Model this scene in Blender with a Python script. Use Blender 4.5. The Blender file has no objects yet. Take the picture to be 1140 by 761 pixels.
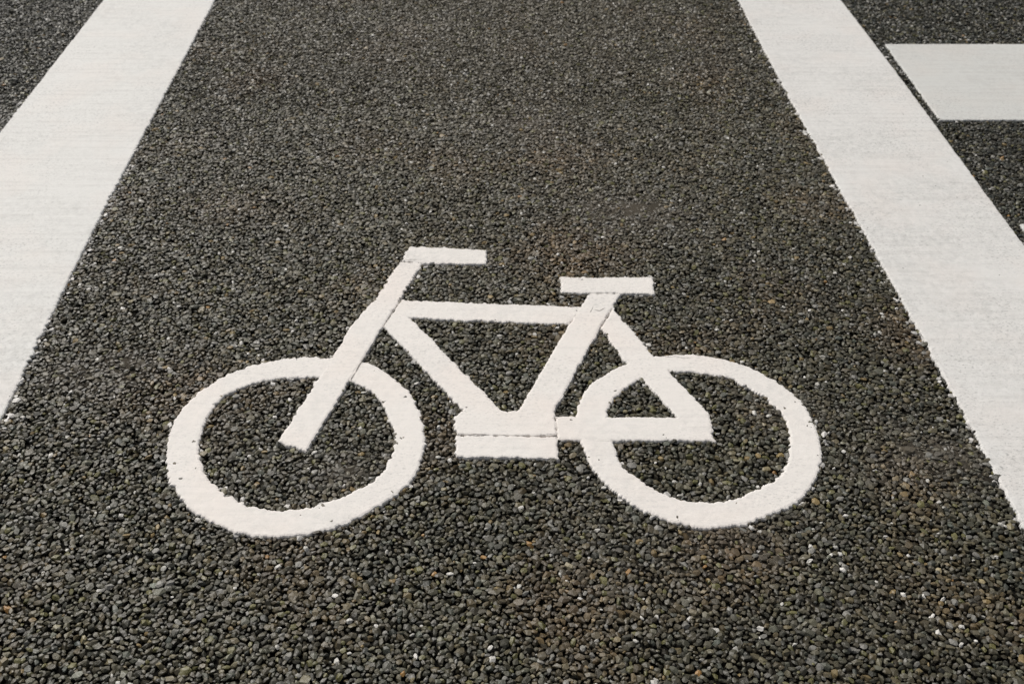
import bpy, math, random
import numpy as np
from mathutils import Vector, noise
from mathutils.geometry import tessellate_polygon

random.seed(11)
rng = np.random.default_rng(11)
S = bpy.context.scene
COL = S.collection
R = math.radians

# ---------------------------------------------------------------- outlines, in metres on the road
P = {
    'fw_out': [(-0.5107, 1.1358), (-0.5209, 1.1741), (-0.5254, 1.2119), (-0.5215, 1.2553), (-0.5127, 1.2853), (-0.4959, 1.3161), (-0.4775, 1.3398), (-0.4542, 1.3603), (-0.4344, 1.3734), (-0.4125, 1.3833), (-0.3769, 1.3933), (-0.3372, 1.3976), (-0.2964, 1.3954), (-0.266, 1.3911), (-0.2381, 1.3816), (-0.2158, 1.3663), (-0.1946, 1.3441), (-0.1753, 1.3228), (-0.1606, 1.3006), (-0.1468, 1.2659), (-0.1367, 1.2303), (-0.1319, 1.1938), (-0.1325, 1.1664), (-0.1402, 1.1228), (-0.1509, 1.099), (-0.1674, 1.0792), (-0.1909, 1.0565), (-0.2183, 1.035), (-0.255, 1.0134), (-0.285, 1.0058), (-0.3115, 1.0013), (-0.3314, 1.0001), (-0.3578, 1.0026), (-0.3823, 1.0091), (-0.4048, 1.0191), (-0.4314, 1.0342), (-0.4567, 1.053), (-0.4751, 1.0739), (-0.4931, 1.0997)],
    'fw_in': [(-0.4699, 1.1702), (-0.4745, 1.2058), (-0.4741, 1.2406), (-0.4656, 1.2816), (-0.4532, 1.3006), (-0.4353, 1.3172), (-0.4169, 1.3284), (-0.3938, 1.3375), (-0.3582, 1.3425), (-0.3225, 1.3437), (-0.2894, 1.3421), (-0.2623, 1.3352), (-0.2355, 1.3161), (-0.2129, 1.2929), (-0.2006, 1.268), (-0.1911, 1.2406), (-0.183, 1.22), (-0.1788, 1.1958), (-0.1789, 1.1741), (-0.1819, 1.1498), (-0.1911, 1.1246), (-0.2051, 1.1071), (-0.2205, 1.0935), (-0.2456, 1.0766), (-0.2792, 1.0599), (-0.2998, 1.053), (-0.3226, 1.0513), (-0.3455, 1.053), (-0.3686, 1.0591), (-0.3909, 1.0704), (-0.4091, 1.081), (-0.429, 1.0981), (-0.4468, 1.1191), (-0.4594, 1.1434)],
    'rw_out': [(0.2247, 1.3971), (0.2552, 1.4019), (0.2796, 1.4043), (0.3035, 1.4034), (0.3313, 1.3983), (0.359, 1.389), (0.3844, 1.3757), (0.4062, 1.3603), (0.4286, 1.3364), (0.4473, 1.3085), (0.4586, 1.2853), (0.4643, 1.2595), (0.4683, 1.2303), (0.4684, 1.2012), (0.4658, 1.1761), (0.4607, 1.1529), (0.45, 1.1246), (0.4361, 1.1008), (0.4198, 1.0792), (0.401, 1.0634), (0.3734, 1.0461), (0.3465, 1.0333), (0.3242, 1.0249), (0.3, 1.0186), (0.269, 1.0158), (0.2521, 1.0191), (0.2353, 1.0244), (0.2018, 1.0393), (0.1721, 1.0603), (0.1435, 1.0917), (0.1225, 1.1233), (0.1108, 1.1606), (0.1045, 1.1919), (0.1001, 1.22), (0.1001, 1.2515), (0.1079, 1.2896), (0.1247, 1.3241), (0.1523, 1.3524), (0.1905, 1.3816)],
    'rw_in': [(0.2563, 1.3593), (0.2871, 1.3582), (0.3172, 1.3524), (0.3411, 1.3455), (0.3608, 1.3364), (0.3872, 1.3116), (0.3993, 1.2962), (0.4091, 1.2798), (0.4177, 1.2659), (0.423, 1.25), (0.4252, 1.2262), (0.4232, 1.1998), (0.4192, 1.18), (0.4132, 1.1606), (0.4049, 1.1396), (0.3951, 1.1233), (0.3771, 1.1053), (0.3573, 1.0926), (0.3275, 1.0775), (0.3089, 1.0704), (0.2898, 1.0669), (0.2712, 1.0669), (0.2536, 1.0687), (0.2192, 1.0819), (0.2001, 1.0972), (0.182, 1.1154), (0.1693, 1.1321), (0.1598, 1.1539), (0.1533, 1.1919), (0.1491, 1.22), (0.149, 1.2479), (0.1544, 1.2745), (0.1688, 1.3006), (0.1961, 1.3284), (0.2259, 1.3501)],
    'handlebar': [(-0.1973, 1.7369), (-0.1203, 1.7305), (-0.0472, 1.7242), (-0.0479, 1.6733), (-0.1093, 1.6739), (-0.1656, 1.6779), (-0.2093, 1.684)],
    'fork': [(-0.2109, 1.6824), (-0.1651, 1.6794), (-0.1992, 1.5601), (-0.2227, 1.4818), (-0.2447, 1.4019), (-0.2623, 1.3352), (-0.3085, 1.1693), (-0.3561, 1.1909), (-0.3278, 1.2962), (-0.2989, 1.3971), (-0.2823, 1.4767), (-0.2422, 1.5731)],
    'top_tube': [(-0.1984, 1.5606), (-0.1122, 1.5551), (-0.016, 1.5483), (0.0574, 1.5442), (0.1306, 1.539), (0.0997, 1.487), (-0.0156, 1.4935), (-0.1096, 1.5001), (-0.1777, 1.5053), (-0.214, 1.5106)],
    'down_tube': [(-0.2226, 1.4805), (-0.2115, 1.5186), (-0.1809, 1.5106), (-0.0922, 1.3792), (-0.0112, 1.2553), (-0.0701, 1.2511), (-0.1447, 1.364)],
    'seat_tube': [(0.1401, 1.5801), (0.1959, 1.5801), (0.179, 1.5374), (0.1528, 1.478), (0.0676, 1.2627), (0.0584, 1.2344), (-0.0028, 1.2344), (0.0092, 1.2606), (0.0965, 1.4844)],
    'saddle': [(0.0876, 1.6317), (0.1736, 1.6311), (0.261, 1.6323), (0.257, 1.5759), (0.1959, 1.5798), (0.1409, 1.5798), (0.088, 1.5807)],
    'seat_stay': [(0.1795, 1.5374), (0.2357, 1.4019), (0.2578, 1.3593), (0.2925, 1.2896), (0.3092, 1.2521), (0.3096, 1.2221), (0.2731, 1.218), (0.2554, 1.2469), (0.2164, 1.328), (0.1881, 1.3804), (0.1525, 1.478)],
    'chain_stay': [(0.0665, 1.2494), (0.1609, 1.2479), (0.2546, 1.2473), (0.3097, 1.2511), (0.3085, 1.1919), (0.2316, 1.1923), (0.1533, 1.1925), (0.0689, 1.1952)],
    'crank_housing': [(-0.0774, 1.2606), (0.0084, 1.261), (0.0674, 1.2627), (0.0692, 1.2038), (-0.0082, 1.2018), (-0.0857, 1.2048), (-0.0911, 1.25)],
    'pedal_block': [(-0.0864, 1.2058), (-0.0082, 1.2038), (0.0695, 1.2018), (0.0695, 1.1529), (-0.0067, 1.1554), (-0.0837, 1.1573)],
}
CRACKS = {
    'fork': [[(-0.1986, 1.5593), (-0.2102, 1.5213), (-0.2225, 1.4805)], [(-0.2445, 1.3995), (-0.252, 1.3734), (-0.2622, 1.3341)]],
    'pedal_block': [[(-0.085, 1.2052), (-0.0549, 1.2069), (-0.0357, 1.2054), (0.0137, 1.2034), (0.0356, 1.2018), (0.0699, 1.2042)]],
    'saddle': [[(0.1408, 1.5793), (0.1651, 1.5787), (0.1943, 1.5801)]],
    'seat_tube': [[(0.1374, 1.5199), (0.1442, 1.5401)], [(0.1443, 1.5293), (0.1536, 1.5253), (0.1653, 1.5347)]],
    'seat_stay': [[(0.1731, 1.5266), (0.1648, 1.5053), (0.1539, 1.4818)]],
    'handlebar': [[(-0.2094, 1.6852), (-0.1911, 1.6885), (-0.1759, 1.6895)]],
    'chain_stay': [[(0.1159, 1.1932), (0.154, 1.1923)]],
    'rear_wheel': [[(0.2544, 1.3947), (0.2728, 1.3981), (0.2856, 1.3928), (0.3023, 1.3947)]],
    'crank_housing': [[(0.0688, 1.2469), (0.0691, 1.2018)]],
}
LEFT_OUTER = [(-1.1783, 3.0452), (-1.1693, 2.5832), (-1.1625, 2.2144)]
LEFT_INNER = [(-0.8559, 3.0452), (-0.8344, 2.2688), (-0.8215, 1.7593), (-0.8075, 1.4818), (-0.7922, 1.2262)]
RIGHT_INNER = [(0.6513, 3.0452), (0.6633, 2.5068), (0.6745, 2.0947), (0.6905, 1.7593), (0.6975, 1.5872),
               (0.7025, 1.4141), (0.7045, 1.305), (0.7076, 1.151), (0.7100, 1.0158)]
RIGHT_OUTER = [(0.9478, 3.0452), (0.9643, 2.6603), (0.9740, 2.2459), (0.9785, 1.9839), (0.9842, 1.7513)]
BAR_FAR = [(0.9861, 2.7226), (3.3, 2.7190), (3.3, 2.2705), (0.9897, 2.2743)]
BAR_NEAR = [(1.0043, 1.8188), (3.3, 1.8140), (3.3, 1.3650), (1.0150, 1.3700)]

# ---------------------------------------------------------------- node helpers
def new_mat(name):
    m = bpy.data.materials.new(name); m.use_nodes = True
    nt = m.node_tree; nt.nodes.clear()
    out = nt.nodes.new('ShaderNodeOutputMaterial')
    b = nt.nodes.new('ShaderNodeBsdfPrincipled')
    nt.links.new(b.outputs[0], out.inputs[0])
    return m, nt, b

def N(nt, kind, **kw):
    n = nt.nodes.new(kind)
    for k, v in kw.items():
        if k in ('operation', 'feature', 'blend_type', 'data_type', 'attribute_name', 'noise_dimensions', 'clamp', 'mapping_type', 'interpolation_type'):
            setattr(n, k, v)
        else:
            n.inputs[k.replace('_', ' ')].default_value = v
    return n

def link(nt, a, b): nt.links.new(a, b)

def pos(nt, scale=(1, 1, 1), rz=0.0):
    g = nt.nodes.new('ShaderNodeNewGeometry')
    mp = nt.nodes.new('ShaderNodeMapping')
    mp.inputs['Scale'].default_value = scale
    mp.inputs['Rotation'].default_value = (0, 0, rz)
    nt.links.new(g.outputs['Position'], mp.inputs['Vector'])
    return mp.outputs[0]

def tex_noise(nt, vec, scale, detail=4, rough=.55):
    n = nt.nodes.new('ShaderNodeTexNoise')
    n.inputs['Scale'].default_value = scale; n.inputs['Detail'].default_value = detail; n.inputs['Roughness'].default_value = rough
    nt.links.new(vec, n.inputs['Vector'])
    return n.outputs['Fac']

def ramp(nt, fac, lo, hi, a=0.0, b=1.0):
    n = nt.nodes.new('ShaderNodeMapRange')
    n.inputs['From Min'].default_value = lo; n.inputs['From Max'].default_value = hi
    n.inputs['To Min'].default_value = a; n.inputs['To Max'].default_value = b
    nt.links.new(fac, n.inputs['Value'])
    return n.outputs[0]

def math_n(nt, op, a, b):
    n = nt.nodes.new('ShaderNodeMath'); n.operation = op
    for i, v in enumerate((a, b)):
        if isinstance(v, (int, float)): n.inputs[i].default_value = v
        else: nt.links.new(v, n.inputs[i])
    return n.outputs[0]

def mixc(nt, fac, a, b, blend='MIX'):
    n = nt.nodes.new('ShaderNodeMix'); n.data_type = 'RGBA'; n.blend_type = blend
    for i, v in ((0, fac), (6, a), (7, b)):
        if isinstance(v, (int, float)): n.inputs[i].default_value = v
        elif isinstance(v, tuple): n.inputs[i].default_value = (*v, 1) if len(v) == 3 else v
        else: nt.links.new(v, n.inputs[i])
    return n.outputs[2]

def bump(nt, h, strength, dist, prev=None):
    n = nt.nodes.new('ShaderNodeBump')
    n.inputs['Strength'].default_value = strength; n.inputs['Distance'].default_value = dist
    nt.links.new(h, n.inputs['Height'])
    if prev is not None: nt.links.new(prev, n.inputs['Normal'])
    return n.outputs[0]

# ---------------------------------------------------------------- materials
def paint_mat(name, base, dirt, pits, streak, seed, lump=.35):
    m, nt, b = new_mat(name)
    g = nt.nodes.new('ShaderNodeNewGeometry')
    off = nt.nodes.new('ShaderNodeVectorMath'); off.operation = 'ADD'; off.inputs[1].default_value = (seed * 3.1, seed * 1.7, 0)
    link(nt, g.outputs['Position'], off.inputs[0])
    v = off.outputs[0]
    col = base
    # broad patches of grime and a slightly pinkish fade
    p1 = tex_noise(nt, v, 3.2, 5, .6)
    fine = tex_noise(nt, v, 55, 6, .75)
    gp = math_n(nt, 'MULTIPLY', ramp(nt, p1, .42, .66, .15, 1.0), ramp(nt, fine, .42, .66))
    c = mixc(nt, math_n(nt, 'MULTIPLY', gp, min(.95, .85 * dirt)), base, (.53, .535, .52))
    p2 = tex_noise(nt, v, 6.5, 3, .5)
    c = mixc(nt, ramp(nt, p2, .48, .68, 0, .35), c, (base[0] * 1.03, base[1] * .955, base[2] * .92))
    # streaks left across the line by the spreading box
    mp = nt.nodes.new('ShaderNodeMapping'); mp.inputs['Scale'].default_value = (4, 95, 1)
    mp.inputs['Rotation'].default_value = (0, 0, R(2))
    link(nt, v, mp.inputs['Vector'])
    st = tex_noise(nt, mp.outputs[0], 1.0, 5, .65)
    c = mixc(nt, math_n(nt, 'MULTIPLY', ramp(nt, st, .48, .68, 0, min(1, streak * 1.6)), ramp(nt, fine, .30, .60, .3, 1.0)), c, (.50, .49, .47))
    # fine grey grain, and small pits through to the road
    gm = nt.nodes.new('ShaderNodeMapping'); gm.inputs['Scale'].default_value = (.7, 1.25, 1); link(nt, v, gm.inputs['Vector'])
    gr = tex_noise(nt, gm.outputs[0], 230, 3, .65)
    area = ramp(nt, tex_noise(nt, v, 5.0, 5, .65), .36, .62)
    gf = math_n(nt, 'MULTIPLY', ramp(nt, gr, .54, .66, 0, min(.95, .8 * dirt)), area)
    c = mixc(nt, gf, c, (.36, .36, .35))
    vor = nt.nodes.new('ShaderNodeTexVoronoi'); vor.inputs['Scale'].default_value = 70
    wob = tex_noise(nt, v, 260, 2, .5)
    link(nt, v, vor.inputs['Vector'])
    sep = nt.nodes.new('ShaderNodeSeparateColor'); link(nt, vor.outputs['Color'], sep.inputs[0])
    keep = ramp(nt, sep.outputs[0], 1 - pits, 1 - pits + .002)
    near = ramp(nt, math_n(nt, 'ADD', vor.outputs['Distance'], math_n(nt, 'MULTIPLY', wob, .16)), .16, .20, 1, 0)
    pit = math_n(nt, 'MULTIPLY', keep, near)
    c = mixc(nt, math_n(nt, 'MULTIPLY', pit, .8), c, (.07, .065, .06))
    link(nt, c, b.inputs['Base Color'])
    b.inputs['Roughness'].default_value = .62
    b.inputs['Specular IOR Level'].default_value = .3
    # the paint sags over the stones under it
    sm = nt.nodes.new('ShaderNodeTexVoronoi'); sm.feature = 'SMOOTH_F1'; sm.inputs['Scale'].default_value = 78
    sm.inputs['Smoothness'].default_value = .8
    link(nt, v, sm.inputs['Vector'])
    n1 = bump(nt, sm.outputs['Distance'], lump, .0024)
    n2 = bump(nt, tex_noise(nt, v, 240, 4, .65), .55, .0014, n1)
    n3 = bump(nt, st, .35, .0006, n2)
    n4 = bump(nt, math_n(nt, 'SUBTRACT', 1.0, pit), .8, .0015, n3)
    link(nt, n4, b.inputs['Normal'])
    return m

M_BIKE = paint_mat('warm_white_paint', (.83, .80, .765), .55, .035, .10, 1, .22)
M_LEFT = paint_mat('cool_white_paint', (.745, .745, .728), .9, .010, .26, 2, .15)
M_RIGHT = paint_mat('worn_white_paint', (.750, .745, .728), 1.2, .05, .26, 3, .2)
M_BAR = paint_mat('grey_white_paint', (.64, .648, .63), 1.0, .010, .34, 4, .15)

def crack_mat():
    m, nt, b = new_mat('dirt_in_crack')
    v = pos(nt)
    f = tex_noise(nt, v, 180, 3, .6)
    link(nt, mixc(nt, ramp(nt, f, .35, .65), (.17, .155, .14), (.50, .47, .44)), b.inputs['Base Color'])
    b.inputs['Roughness'].default_value = .9
    return m
M_CRACK = crack_mat()

def bitumen_mat():
    m, nt, b = new_mat('bitumen')
    v = pos(nt)
    grit = tex_noise(nt, v, 650, 3, .7)
    at = nt.nodes.new('ShaderNodeAttribute'); at.attribute_name = 'tint'
    link(nt, mixc(nt, 1.0, at.outputs['Color'], mixc(nt, grit, (.5, .5, .5), (1.6, 1.6, 1.6)), 'MULTIPLY'), b.inputs['Base Color'])
    b.inputs['Roughness'].default_value = .9
    b.inputs['Specular IOR Level'].default_value = .072
    link(nt, bump(nt, grit, .8, .0012), b.inputs['Normal'])
    return m
M_BIT = bitumen_mat()

def stone_mat():
    m, nt, b = new_mat('stone_aggregate')
    at = nt.nodes.new('ShaderNodeAttribute'); at.attribute_name = 'tint'
    v = pos(nt)
    f = tex_noise(nt, v, 330, 4, .65)
    c = mixc(nt, 1.0, at.outputs['Color'], mixc(nt, f, (.62, .62, .62), (1.32, 1.32, 1.32)), 'MULTIPLY')
    spk = ramp(nt, tex_noise(nt, v, 900, 2, .5), .66, .74, 0, .30)
    c = mixc(nt, spk, c, (.26, .25, .22))
    link(nt, c, b.inputs['Base Color'])
    b.inputs['Roughness'].default_value = .60
    link(nt, ramp(nt, f, .3, .7, .30, .62), b.inputs['Roughness'])
    b.inputs['Specular IOR Level'].default_value = .52
    n1 = bump(nt, f, .55, .0012)
    link(nt, n1, b.inputs['Normal'])
    return m
M_STONE = stone_mat()

def far_road_mat():
    m, nt, b = new_mat('coarse_asphalt')
    v = pos(nt)
    vo = nt.nodes.new('ShaderNodeTexVoronoi'); vo.inputs['Scale'].default_value = 92; link(nt, v, vo.inputs['Vector'])
    sep = nt.nodes.new('ShaderNodeSeparateColor'); link(nt, vo.outputs['Color'], sep.inputs[0])
    c = mixc(nt, sep.outputs[0], (.035, .034, .030), (.105, .10, .088))
    gap = ramp(nt, vo.outputs['Distance'], .42, .62)
    c = mixc(nt, gap, c, (.012, .012, .010))
    link(nt, c, b.inputs['Base Color'])
    b.inputs['Roughness'].default_value = .7
    link(nt, bump(nt, math_n(nt, 'SUBTRACT', 1.0, vo.outputs['Distance']), 1.0, .006), b.inputs['Normal'])
    return m
M_FAR = far_road_mat()

# ---------------------------------------------------------------- 2D helpers
def resample(pts, step, closed=True):
    out = []
    n = len(pts)
    for i in range(n if closed else n - 1):
        a, b = pts[i], pts[(i + 1) % n]
        k = max(1, int(round(math.dist(a, b) / step)))
        for j in range(k):
            t = j / k
            out.append((a[0] + (b[0] - a[0]) * t, a[1] + (b[1] - a[1]) * t))
    if not closed: out.append(tuple(pts[-1]))
    return out

def spline(pts, sub=6):
    out = []; n = len(pts)
    for i in range(n):
        p0, p1, p2, p3 = (pts[(i + k - 1) % n] for k in range(4))
        for j in range(sub):
            t = j / sub
            out.append(tuple(.5 * ((2 * p1[d]) + (-p0[d] + p2[d]) * t + (2 * p0[d] - 5 * p1[d] + 4 * p2[d] - p3[d]) * t * t
                                   + (-p0[d] + 3 * p1[d] - 3 * p2[d] + p3[d]) * t ** 3) for d in (0, 1)))
    return out

def smooth_loop(pts, it=2):
    for _ in range(it):
        n = len(pts)
        pts = [((pts[i - 1][0] + 2 * pts[i][0] + pts[(i + 1) % n][0]) / 4, (pts[i - 1][1] + 2 * pts[i][1] + pts[(i + 1) % n][1]) / 4) for i in range(n)]
    return pts

def area2(p): return sum(p[i - 1][0] * p[i][1] - p[i][0] * p[i - 1][1] for i in range(len(p)))

def normals(pts):
    """outward normals of a counter-clockwise loop"""
    n = len(pts); out = []
    for i in range(n):
        a, b = pts[i - 1], pts[(i + 1) % n]
        dx, dy = b[0] - a[0], b[1] - a[1]; l = math.hypot(dx, dy) or 1
        out.append((dy / l, -dx / l))
    return out

def ragged(x, y, amp):
    """how far the wet paint ran between the stones here"""
    v = noise.noise((x * 105, y * 105, 3.3)) * .9 + abs(noise.noise((x * 170, y * 170, 7.7))) * 1.1 - .30 + noise.noise((x * 28, y * 28, 1.1)) * .3
    k = .55 + 1.1 * max(0, noise.noise((x * 7, y * 7, 21.0)) + .35)
    return v * amp * k

def ring_set(loop, sign, amp, rings):
    """rings = [(inset, z, share of the raggedness)]; sign +1 outer edge, -1 hole"""
    if area2(loop) < 0: loop = loop[::-1]
    nn = normals(loop)
    out = []
    for inset, z, k in rings:
        out.append([(p[0] + q[0] * sign * (-inset) + q[0] * ragged(p[0], p[1], amp) * k,
                     p[1] + q[1] * sign * (-inset) + q[1] * ragged(p[0], p[1], amp) * k, z) for p, q in zip(loop, nn)])
    return out

def link_mesh(name, verts, faces, mat, parent=None, smooth=False):
    me = bpy.data.meshes.new(name)
    me.from_pydata(verts, [], faces); me.update()
    me.materials.append(mat)
    o = bpy.data.objects.new(name, me); COL.objects.link(o)
    if parent: o.parent = parent
    if smooth: me.shade_smooth()
    return o

PAINTED = []                                        # every painted outline, for thinning the stones under it

def paint_piece(name, loops, top, mat, parent, amp=.0038, step=.0016, is_spline=False, sm=2):
    """a slab of road paint with a torn edge that sinks between the stones; loops[0] outer, the rest holes"""
    verts, faces, inner = [], [], []
    for li, lp in enumerate(loops):
        pts = spline(lp) if is_spline else lp
        pts = smooth_loop(resample(pts, step), sm)
        if li == 0: PAINTED.append((pts, [resample(spline(h), .01) for h in loops[1:]]))
        rings = ring_set(pts, 1 if li == 0 else -1, amp, [(-.0006, -.0055, 1.0), (.0, -.0018, 1.0), (.0014, top - .0007, .95), (.0040, top, .6)])
        base = len(verts); n = len(rings[0])
        for r in rings: verts += r
        for k in range(3):
            for i in range(n):
                a, b = base + k * n + i, base + k * n + (i + 1) % n
                f = (a, b, b + n, a + n)
                faces.append(f if li == 0 else f[::-1])
        inner.append((base + 3 * n, n))
    polys = [[Vector(verts[s + i]) for i in range(n)] for s, n in inner]
    flat = [s + i for s, n in inner for i in range(n)]
    for t in tessellate_polygon(polys):
        a, b, c = (flat[k] for k in t)
        va, vb, vc = verts[a], verts[b], verts[c]
        cr = (vb[0] - va[0]) * (vc[1] - va[1]) - (vb[1] - va[1]) * (vc[0] - va[0])
        faces.append((a, b, c) if cr > 0 else (a, c, b))
    return link_mesh(name, verts, faces, mat, parent)

def tag(o, label=None, cat=None, group=None, kind=None):
    for k, v in (('label', label), ('category', cat), ('group', group), ('kind', kind)):
        if v: o[k] = v
    return o

# ---------------------------------------------------------------- the bicycle symbol
bike = bpy.data.objects.new('bicycle_symbol', None); COL.objects.link(bike)
bike.empty_display_size = .2
tag(bike, 'white painted bicycle symbol with two thick wheel rings on dark coarse asphalt', 'road marking')
Z = dict(fork=.0008, handlebar=.0010, top_tube=.0006, down_tube=.0007, seat_tube=.0009, saddle=.0011, seat_stay=.0007,
         chain_stay=.0005, crank_housing=.0010, pedal_block=.0012)
parts = {}
parts['front_wheel'] = paint_piece('front_wheel', [P['fw_out'], P['fw_in']], .0003, M_BIKE, bike, is_spline=True)
parts['rear_wheel'] = paint_piece('rear_wheel', [P['rw_out'], P['rw_in']], .0003, M_BIKE, bike, is_spline=True)
for k in ('chain_stay', 'top_tube', 'down_tube', 'seat_stay', 'fork', 'seat_tube', 'handlebar', 'crank_housing', 'saddle', 'pedal_block'):
    parts[k] = paint_piece(k, [P[k]], Z[k], M_BIKE, bike, amp=.0036, sm=1)
Z['rear_wheel'] = .0003

WIDE = {('pedal_block', 0): (.0017, .4), ('fork', 0): (.0013, .8), ('fork', 1): (.0015, 1.0), ('saddle', 0): (.0012, .2),
        ('seat_tube', 1): (.0016, .7), ('seat_tube', 0): (.0016, .6), ('seat_stay', 0): (.0015, .7), ('handlebar', 0): (.0008, .3),
        ('chain_stay', 0): (.0008, .2), ('rear_wheel', 0): (.0014, .3), ('crank_housing', 0): (.0008, .2)}
for k, lines in CRACKS.items():
    for ci, ln in enumerate(lines):
        w0, solid = WIDE.get((k, ci), (.0008, .5))
        pts = resample(ln, .0018, closed=False)
        n = len(pts); verts = []; faces = []
        ztop = max(Z[k], .0011 if k in ('crank_housing', 'pedal_block') else 0, .0009 if k in ('fork', 'seat_stay') else 0) + .00025
        for i, p in enumerate(pts):
            a, b = pts[max(0, i - 1)], pts[min(n - 1, i + 1)]
            dx, dy = b[0] - a[0], b[1] - a[1]; l = math.hypot(dx, dy) or 1
            f = noise.noise((p[0] * 60, p[1] * 60, 5.0 + ci)) * .9 + noise.noise((p[0] * 200, p[1] * 200, 2.0)) * .4
            w = w0 * .5 * max(.04, min(1.2, solid + f)) * min(1, .25 + i / 3, .25 + (n - 1 - i) / 3)
            j = noise.noise((p[0] * 130, p[1] * 130, 9)) * .0007
            nx, ny = -dy / l, dx / l
            verts += [(p[0] + nx * (j + w), p[1] + ny * (j + w), ztop), (p[0] + nx * (j - w), p[1] + ny * (j - w), ztop)]
        for i in range(n - 1):
            faces.append((2 * i, 2 * i + 1, 2 * i + 3, 2 * i + 2))
        link_mesh('crack', verts, faces, M_CRACK, parts[k])

# ---------------------------------------------------------------- lane lines and crosswalk bars
def extend(pl, y_far, y_near):
    pl = list(pl)
    (x0, y0), (x1, y1) = pl[0], pl[min(2, len(pl) - 1)]
    pl.insert(0, (x0 + (x0 - x1) / (y0 - y1) * (y_far - y0), y_far))
    (x0, y0), (x1, y1) = pl[-1], pl[-min(3, len(pl) - 1)]
    pl.append((x0 + (x0 - x1) / (y0 - y1) * (y_near - y0), y_near))
    return pl

def at_y(pl, y):
    for (x0, y0), (x1, y1) in zip(pl, pl[1:]):
        if y1 <= y <= y0: return x0 + (x1 - x0) * (y - y0) / (y1 - y0)
    return pl[-1][0] if y < pl[-1][1] else pl[0][0]

def smooth_pl(pl):
    ys = np.linspace(pl[0][1], pl[-1][1], 60)
    xs = np.array([at_y(pl, y) for y in ys])
    for _ in range(8): xs[1:-1] = (xs[:-2] + 2 * xs[1:-1] + xs[2:]) / 4
    return list(zip(xs.tolist(), ys.tolist()))

LINES = {}
def lane_line(name, pa, pb, top, mat, ampa, ampb, y_far=6.5, y_near=-.4):
    pa, pb = smooth_pl(extend(pa, y_far, y_near)), smooth_pl(extend(pb, y_far, y_near))     # pa the left edge, pb the right
    ys = np.arange(y_far, y_near, -.0018)
    verts, faces = [], []
    for y in ys:
        xa, xb = at_y(pa, y), at_y(pb, y)
        ra, rb = ragged(xa, y, ampa), ragged(xb, y, ampb)
        cols = [(xa - .0006 - ra, -.0055), (xa - ra, -.0018), (xa + .0014 - ra * .95, top - .0007), (xa + .0040 - ra * .6, top),
                (xb - .0040 + rb * .6, top), (xb - .0014 + rb * .95, top - .0007), (xb + rb, -.0018), (xb + .0006 + rb, -.0055)]
        verts += [(x, float(y), z) for x, z in cols]
    for i in range(len(ys) - 1):
        for k in range(7):
            a = i * 8 + k
            faces.append((a, a + 8, a + 9, a + 1))
    LINES[mat.name] = (pa, pb)
    PAINTED.append(([p for p in pa] + [p for p in pb[::-1]], []))
    return link_mesh(name, verts, faces, mat)

ll = lane_line('lane_line', LEFT_OUTER, LEFT_INNER, .0006, M_LEFT, .0022, .0032)
tag(ll, 'broad white lane line nearest the front wheel and handlebar of the bicycle symbol', 'road marking', 'lane lines either side of the bicycle symbol')
rl = lane_line('lane_line', RIGHT_INNER, RIGHT_OUTER, .0006, M_RIGHT, .0032, .0020)
tag(rl, 'broad white worn lane line between the bicycle symbol and the crosswalk bars', 'road marking', 'lane lines either side of the bicycle symbol')
b1 = paint_piece('crosswalk_bar', [BAR_FAR], .0006, M_BAR, None, amp=.0022, step=.003, sm=1)
tag(b1, 'pale grey white crosswalk bar with slanted end, mostly in view beside the lane line', 'road marking', 'crosswalk bars')
b2 = paint_piece('crosswalk_bar', [BAR_NEAR], .0006, M_BAR, None, amp=.0012, step=.004, sm=1)
tag(b2, 'crosswalk bar of which only a tiny white corner tip shows past the lane line', 'road marking', 'crosswalk bars')

# ---------------------------------------------------------------- the road: bitumen bed, stones set in it, asphalt to the horizon
def dust_at(x, y):
    """0..1, how full of dust and fines the gaps between the stones are"""
    d = 0
    for cx, cy, rx, ry, k in ((.02, 2.25, .16, .10, .8), (.23, 1.86, .17, .10, 1.0), (-.66, 1.36, .09, .06, .9), (.30, 1.02, .12, .06, .55),
                              (-.10, 2.75, .45, .35, .55), (.60, 1.16, .10, .07, .9), (-.25, 1.13, .06, .035, .5), (.45, 1.27, .07, .04, .7), (-.1, 1.7, .1, .04, .4)):
        q = ((x - cx) / rx) ** 2 + ((y - cy) / ry) ** 2
        if q < 6: d = max(d, k * math.exp(-q * .8))
    d *= .75 + .6 * noise.noise((x * 14, y * 14, 4))
    return max(0, min(1, d + .22 * noise.noise((x * 4, y * 4, 8))))

Y0, Y1 = .36, 3.75
def half_width(y): return 1.10 + max(0, y - .77) * .42

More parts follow.
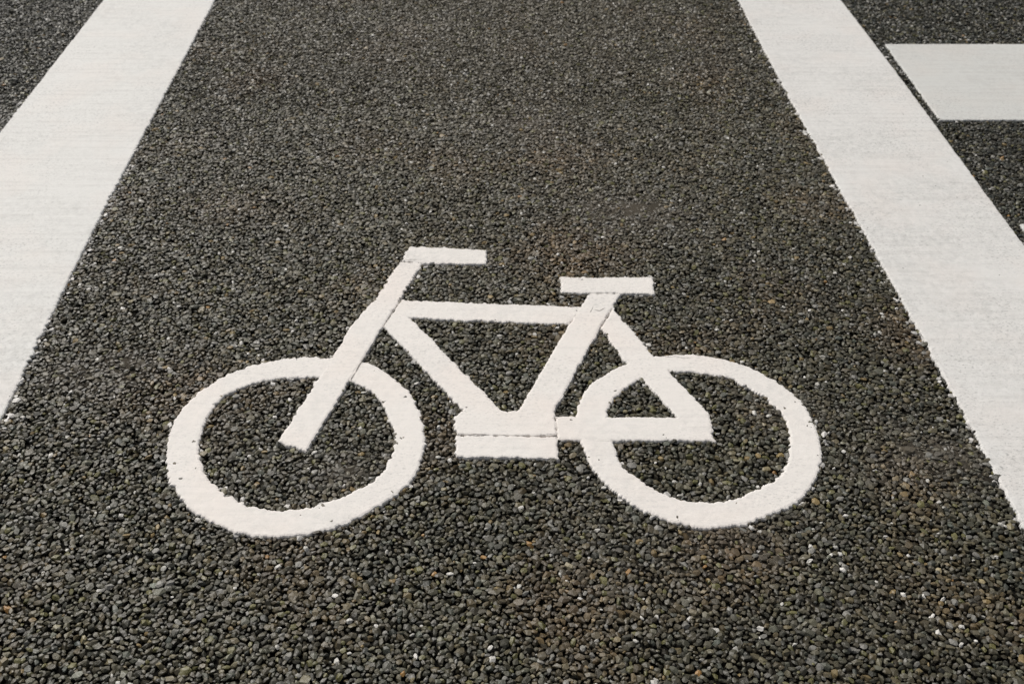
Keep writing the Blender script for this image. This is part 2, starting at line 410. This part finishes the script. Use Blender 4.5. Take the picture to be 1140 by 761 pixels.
tile_w = .864
def build_tile():
    """stones packed in a patch that wraps at its edges: big ones first, then smaller ones in the gaps"""
    cell = .0108; n = int(round(tile_w / cell)); grid = {}
    xs, ys, ds = [], [], []
    classes = [(.0145, .0125, 420), (.0125, .0106, 3000), (.0106, .0088, 16000), (.0088, .0070, 42000), (.0070, .0052, 60000), (.0052, .0040, 40000)]
    for big, small, tries in classes:
        big, small = big * .83, small * .83
        cand = rng.random((tries, 3))
        for u, v, w in cand.tolist():
            x, y, d = u * tile_w, v * tile_w, small + (big - small) * w
            ci, cj = int(x / cell), int(y / cell); ok = True
            for di in (-1, 0, 1):
                for dj in (-1, 0, 1):
                    for k in grid.get(((ci + di) % n, (cj + dj) % n), ()):
                        dx = abs(xs[k] - x); dy = abs(ys[k] - y)
                        if dx > tile_w / 2: dx = tile_w - dx
                        if dy > tile_w / 2: dy = tile_w - dy
                        lim = .42 * (ds[k] + d)
                        if dx * dx + dy * dy < lim * lim: ok = False; break
                    if not ok: break
                if not ok: break
            if ok:
                grid.setdefault((ci, cj), []).append(len(xs)); xs.append(x); ys.append(y); ds.append(d)
    return np.array(xs), np.array(ys), np.array(ds)

tx, ty, td = build_tile()
px, py, pd = [], [], []
for i in range(-4, 5):
    for j in range(0, 6):
        a = tx + i * tile_w; b = ty + j * tile_w
        hw = 1.10 + np.maximum(0, b - .77) * .42
        k = (np.abs(a) < hw) & (b > Y0) & (b < Y1)
        px.append(a[k]); py.append(b[k]); pd.append(td[k])
px, py, pd = map(np.concatenate, (px, py, pd))
px = px + rng.normal(0, .0006, len(px)); py = py + rng.normal(0, .0006, len(py))

# signed distance to the painted shapes on a 4 mm raster, so that stones buried well under paint are left out
def inside(poly, X, Y):
    r = np.zeros(X.shape, bool); p = np.array(poly); q = np.roll(p, 1, 0)
    for (x0, y0), (x1, y1) in zip(p, q):
        c = ((y0 > Y) != (y1 > Y))
        if c.any(): r ^= c & (X < (x1 - x0) * (Y - y0) / (y1 - y0 + 1e-12) + x0)
    return r

cov = np.zeros(len(px), bool)
G = .004
gx = np.arange(-2.5, 2.5, G); gy = np.arange(.3, 3.8, G)
GX, GY = np.meshgrid(gx, gy)
mask = np.zeros(GX.shape, bool)
for outer, holes in PAINTED:
    p = np.array(outer)[::max(1, len(outer) // 220)]
    x0, x1 = np.searchsorted(gx, (p[:, 0].min() - .01, p[:, 0].max() + .01)); y0, y1 = np.searchsorted(gy, (p[:, 1].min() - .01, p[:, 1].max() + .01))
    if x1 <= x0 or y1 <= y0: continue
    sx, sy = GX[y0:y1, x0:x1], GY[y0:y1, x0:x1]
    m = inside(p, sx, sy)
    for h in holes: m &= ~inside(np.array(h)[::2], sx, sy)
    mask[y0:y1, x0:x1] |= m
def erode(m, k):
    for _ in range(k):
        m = m & np.roll(m, 1, 0) & np.roll(m, -1, 0) & np.roll(m, 1, 1) & np.roll(m, -1, 1)
    return m
deep = erode(mask, 4)
edge_out = ~erode(~mask, 3)
ix = np.clip(((px - gx[0]) / G).round().astype(int), 0, len(gx) - 1); iy = np.clip(((py - gy[0]) / G).round().astype(int), 0, len(gy) - 1)
keep = ~deep[iy, ix]
px, py, pd, ix, iy = px[keep], py[keep], pd[keep], ix[keep], iy[keep]
under = mask[iy, ix]; rim = edge_out[iy, ix]
NS = len(px)
dust = np.array([dust_at(x, y) for x, y in zip(px.tolist(), py.tolist())])

# base stones: crushed chips, the hulls of scattered points, so every face is flat and every edge sharp
import bmesh
def chip(seed, n):
    g = np.random.default_rng(seed); pts = [np.array((0, 0, 1.0))]
    while len(pts) < n:
        c = g.normal(size=(4, 3)); c /= np.linalg.norm(c, axis=1)[:, None]
        dmin = np.min(np.linalg.norm(c[:, None] - np.array(pts)[None], axis=2), axis=1)
        pts.append(c[int(np.argmax(dmin))])
    bm = bmesh.new()
    for p in pts: bm.verts.new(p.tolist())
    bmesh.ops.convex_hull(bm, input=bm.verts[:], use_existing_faces=False)
    bmesh.ops.triangulate(bm, faces=bm.faces[:])
    bmesh.ops.recalc_face_normals(bm, faces=bm.faces[:])
    bm.verts.index_update()
    v = np.array([q.co[:] for q in bm.verts]); f = np.array([[w.index for w in t.verts] for t in bm.faces]); bm.free()
    return v / np.abs(v).max(0), f
NEAR = [chip(100 + k, 12 + k % 8) for k in range(36)]
FARS = [chip(500 + k, 10) for k in range(36)]

far = py > 2.35
kind = rng.integers(0, 36, NS)
yaw = rng.uniform(0, 2 * math.pi, NS)
tilt = np.abs(rng.normal(0, R(20), NS)); steep = rng.random(NS) < .25; tilt[steep] = rng.uniform(R(30), R(70), steep.sum())
tdir = rng.uniform(0, 2 * math.pi, NS)
el = rng.uniform(.48, .88, NS)
sx = pd * .5 * rng.uniform(1.2, 1.7, NS); sy = sx * el; sz = pd * .5 * rng.uniform(.62, 1.10, NS)
top = rng.normal(-.0013, .0010, NS) - .0006 * (pd < .007) + rng.normal(0, .0002, NS)
top = np.minimum(top, .0009)
top[under] = np.minimum(top[under], .0006)
loose = (rng.random(NS) < .012) & ~rim; top[loose] += rng.uniform(.0015, .004, loose.sum())

shave = np.where(rng.random(NS) < .78, rng.uniform(.22, .55, NS), rng.uniform(0, .12, NS)); leanK = np.abs(rng.normal(0, .16, NS))
# stone colours: dark basalt, olive and brown ones, a few white, ochre and orange
base = rng.lognormal(math.log(.057), .42, NS)
warm = rng.normal(0, 1, NS)
tint = np.stack([base * (1.10 + .08 * warm), base * 1.02, base * (.64 - .07 * warm)], 1)
lane = (px > -.84) & (px < .70)
tint[~lane] *= np.array([.64, .67, .72])
big = np.array([noise.noise((x * 2.2, y * 2.2, 2)) for x, y in zip(px.tolist(), py.tolist())])
brown = np.array([noise.noise((x * 5, y * 5, 12)) for x, y in zip(px.tolist(), py.tolist())])
tint *= (1 + .16 * big)[:, None]
bw = np.clip(brown * 1.3, 0, 1)[:, None] * lane[:, None]
tint *= 1 + bw * np.array([.62, .22, .02])
worn = np.clip((py - 1.2) / 1.6, 0, 1) * np.exp(-(px / .75) ** 2) * lane       # the middle of the lane is worn and dusty
tint = tint * (1 - .48 * worn[:, None]) + np.array([.160, .140, .096]) * (.48 * worn[:, None])
tint = tint * (1 - .62 * dust[:, None]) + np.array([.125, .108, .088]) * (.62 * dust[:, None])
u = rng.random(NS)
def paintk(k, lo, hi):
    n = k.sum(); tint[k] = np.array(lo) + (np.array(hi) - np.array(lo)) * rng.random((n, 1))
paintk(u < .038, (.085, .082, .028), (.15, .14, .055))         # olive
paintk((u > .05) & (u < .0575), (.17, .12, .05), (.26, .19, .08))   # ochre
paintk((u > .07) & (u < .0708), (.28, .15, .045), (.36, .21, .07))  # orange
paintk((u > .08) & (u < .102) & (pd < .0076), (.45, .44, .40), (.74, .72, .68))   # white
paintk((u > .104) & (u < .132), (.15, .145, .13), (.24, .235, .21))  # pale grey
# paint that splashed on the stones beside the lines
lx = np.array([at_y(LINES['cool_white_paint'][1], y) for y in py.tolist()])
dl = px - lx
splash = (dl > -.002) & (dl < .014) & (rng.random(NS) < np.clip(.50 - dl * 34, 0, 1)) & (py < 2.2)
rx_ = np.array([at_y(LINES['worn_white_paint'][0], y) for y in py.tolist()])
dr = rx_ - px
splash |= (dr > -.002) & (dr < .009) & (rng.random(NS) < .10)
splash |= rim & ~under & (rng.random(NS) < .035)
paintk(splash, (.40, .39, .37), (.76, .74, .71))

allv, allf, allt = [], [], []
off = 0
for (shape, f), sel in [(NEAR[k], ~far & (kind == k)) for k in range(36)] + [(FARS[k], far & (kind == k)) for k in range(36)]:
    idx = np.nonzero(sel)[0]; n = len(idx); nv = len(shape)
    v = shape[None] * np.stack([sx[idx], sy[idx], sz[idx]], 1)[:, None, :]
    c, s_ = np.cos(yaw[idx])[:, None], np.sin(yaw[idx])[:, None]
    v = np.stack([v[..., 0] * c - v[..., 1] * s_, v[..., 0] * s_ + v[..., 1] * c, v[..., 2]], -1)
    # tilt about a horizontal axis
    ax = np.stack([np.cos(tdir[idx]), np.sin(tdir[idx]), np.zeros(n)], 1)[:, None, :]
    ct, stn = np.cos(tilt[idx])[:, None, None], np.sin(tilt[idx])[:, None, None]
    v = v * ct + np.cross(np.broadcast_to(ax, v.shape), v) * stn + ax * (v * ax).sum(-1, keepdims=True) * (1 - ct)
    z0 = v[..., 2].max(1)
    cut = z0 * (1 - shave[idx]); lean = np.stack([np.cos(tdir[idx] * 3), np.sin(tdir[idx] * 3)], 1) * leanK[idx][:, None]
    lim = cut[:, None] + v[..., 0] * lean[:, 0:1] + v[..., 1] * lean[:, 1:2]
    v[..., 2] = np.where(v[..., 2] > lim, lim + (v[..., 2] - lim) * .12, v[..., 2])
    v[..., 2] += (top[idx] - v[..., 2].max(1))[:, None]
    v[..., 0] += px[idx][:, None]; v[..., 1] += py[idx][:, None]
    ff = f[None] + (np.arange(n) * nv)[:, None, None] + off
    # leave out faces that lie wholly below the bitumen bed
    zz = v[..., 2].reshape(-1)
    fz = zz[(ff - off).reshape(-1, 3)].max(1)
    ff = ff.reshape(-1, 3)[fz > -.0090]
    allv.append(v.reshape(-1, 3)); allf.append(ff); allt.append(np.repeat(tint[idx], nv, 0)); off += n * nv
SV = np.concatenate(allv); SF = np.concatenate(allf); ST = np.concatenate(allt)

# bed of bitumen under the stones, then the plain sheet out to the horizon
bx = np.linspace(-2.6, 2.6, 301); by = np.linspace(.2, 4.0, 221)
BXX, BYY = np.meshgrid(bx, by)
bd = np.array([dust_at(x, y) for x, y in zip(BXX.ravel().tolist(), BYY.ravel().tolist())])
bz = (-.0080 + .0048 * np.clip(bd * 1.25, 0, 1) + .0009 * np.random.default_rng(4).normal(size=bd.shape)).reshape(BXX.shape)
outside = (np.abs(BXX) > 1.08 + np.maximum(0, BYY - .77) * .42) | (BYY < Y0 + .02) | (BYY > Y1 - .02)
bz[outside] = -.0022
BV = np.stack([BXX.ravel(), BYY.ravel(), bz.ravel()], 1)
nx, ny = len(bx), len(by)
quads = []; qm = []
for j in range(ny - 1):
    for i in range(nx - 1):
        a = j * nx + i
        quads.append((a, a + 1, a + nx + 1, a + nx)); qm.append(2 if outside[j:j + 2, i:i + 2].sum() >= 3 else 0)
FARV = [(-80, -80), (80, -80), (80, 160), (-80, 160)]
cor = [0, nx - 1, ny * nx - 1, (ny - 1) * nx]
ring = [list(range(0, nx)), [k * nx + nx - 1 for k in range(ny)], [(ny - 1) * nx + k for k in range(nx - 1, -1, -1)], [k * nx for k in range(ny - 1, -1, -1)]]
nb = len(BV)
BV = np.concatenate([BV, np.array([(x, y, -.0022) for x, y in FARV])])
polys = []
for k in range(4):
    r = ring[k]; a, b = nb + k, nb + (k + 1) % 4
    half = len(r) // 2
    for q in range(len(r) - 1):
        polys.append((r[q + 1], r[q], a if q < half else b))
    polys.append((r[half], a, b))

nq, npoly, nsf = len(quads), len(polys), len(SF)
me = bpy.data.meshes.new('road')
V = np.concatenate([BV, SV]).astype(np.float32)
me.vertices.add(len(V)); me.vertices.foreach_set('co', V.ravel())
loops = np.concatenate([np.array(quads).ravel(), np.array(polys).ravel(), (SF + len(BV)).ravel()]).astype(np.int32)
me.loops.add(len(loops)); me.loops.foreach_set('vertex_index', loops)
tot = np.concatenate([np.full(nq, 4), np.full(npoly + nsf, 3)]).astype(np.int32)
start = np.concatenate([[0], np.cumsum(tot)[:-1]]).astype(np.int32)
me.polygons.add(len(tot)); me.polygons.foreach_set('loop_start', start); me.polygons.foreach_set('loop_total', tot)
mi = np.concatenate([np.array(qm), np.full(npoly, 2), np.full(nsf, 1)]).astype(np.int32)
me.materials.append(M_BIT); me.materials.append(M_STONE); me.materials.append(M_FAR)
me.polygons.foreach_set('material_index', mi)
me.polygons.foreach_set('use_smooth', np.concatenate([np.ones(nq + npoly, bool), np.zeros(nsf, bool)]))
at = me.attributes.new('tint', 'FLOAT_COLOR', 'POINT')
C4 = np.ones((len(V), 4), np.float32); C4[:len(bd), :3] = np.array([.007, .0066, .0055]) * (1 - bd[:, None]) + np.array([.080, .070, .055]) * bd[:, None]
C4[len(BV):, :3] = np.clip(ST, .004, .9)
at.data.foreach_set('color', C4.ravel())
me.update(calc_edges=True)
road = bpy.data.objects.new('road', me); COL.objects.link(road)
tag(road, 'dark coarse asphalt road of close packed grey stones', 'road', kind='structure')
print('stones', NS, 'verts', len(V), 'faces', len(tot))

# ---------------------------------------------------------------- daylight: soft high sun through thin cloud, from the left and a little beyond the symbol
SUN_EL, SUN_AZ = R(47), R(-38)                       # azimuth clockwise from +Y
w = bpy.data.worlds.new('World'); S.world = w; w.use_nodes = True
nt = w.node_tree; nt.nodes.clear()
sky = nt.nodes.new('ShaderNodeTexSky'); sky.sky_type = 'NISHITA'; sky.sun_disc = False
sky.sun_elevation = SUN_EL; sky.sun_rotation = SUN_AZ
sky.air_density = 1.0; sky.dust_density = 6.0; sky.ozone_density = .3
bg = nt.nodes.new('ShaderNodeBackground'); bg.inputs['Strength'].default_value = .072
hs = nt.nodes.new('ShaderNodeHueSaturation'); hs.inputs['Saturation'].default_value = .35
wo = nt.nodes.new('ShaderNodeOutputWorld')
nt.links.new(sky.outputs[0], hs.inputs['Color']); nt.links.new(hs.outputs[0], bg.inputs[0]); nt.links.new(bg.outputs[0], wo.inputs[0])
sd = bpy.data.lights.new('sun', 'SUN'); sd.energy = 2.2; sd.angle = R(12); sd.color = (1, .955, .89)
so = bpy.data.objects.new('sun', sd); COL.objects.link(so)
d = Vector((math.sin(SUN_AZ) * math.cos(SUN_EL), math.cos(SUN_AZ) * math.cos(SUN_EL), math.sin(SUN_EL)))
so.rotation_euler = d.to_track_quat('Z', 'Y').to_euler(); so.location = d * 20

# ---------------------------------------------------------------- camera, held a little over a metre above the road
cd = bpy.data.cameras.new('camera'); cam = bpy.data.objects.new('camera', cd); COL.objects.link(cam)
cam.location = (0, 0, 1.115); cam.rotation_euler = (R(90 - 37.8), 0, 0)
cd.sensor_width = 36; cd.lens = 1193 / 1140 * 36; cd.clip_start = .05; cd.clip_end = 1000
cd.dof.use_dof = True; cd.dof.focus_distance = 1.46; cd.dof.aperture_fstop = 9.0
S.camera = cam
S.view_settings.view_transform = 'Standard'; S.view_settings.look = 'None'
S.view_settings.exposure = 0.0; S.view_settings.gamma = 1
S.view_settings.use_curve_mapping = False
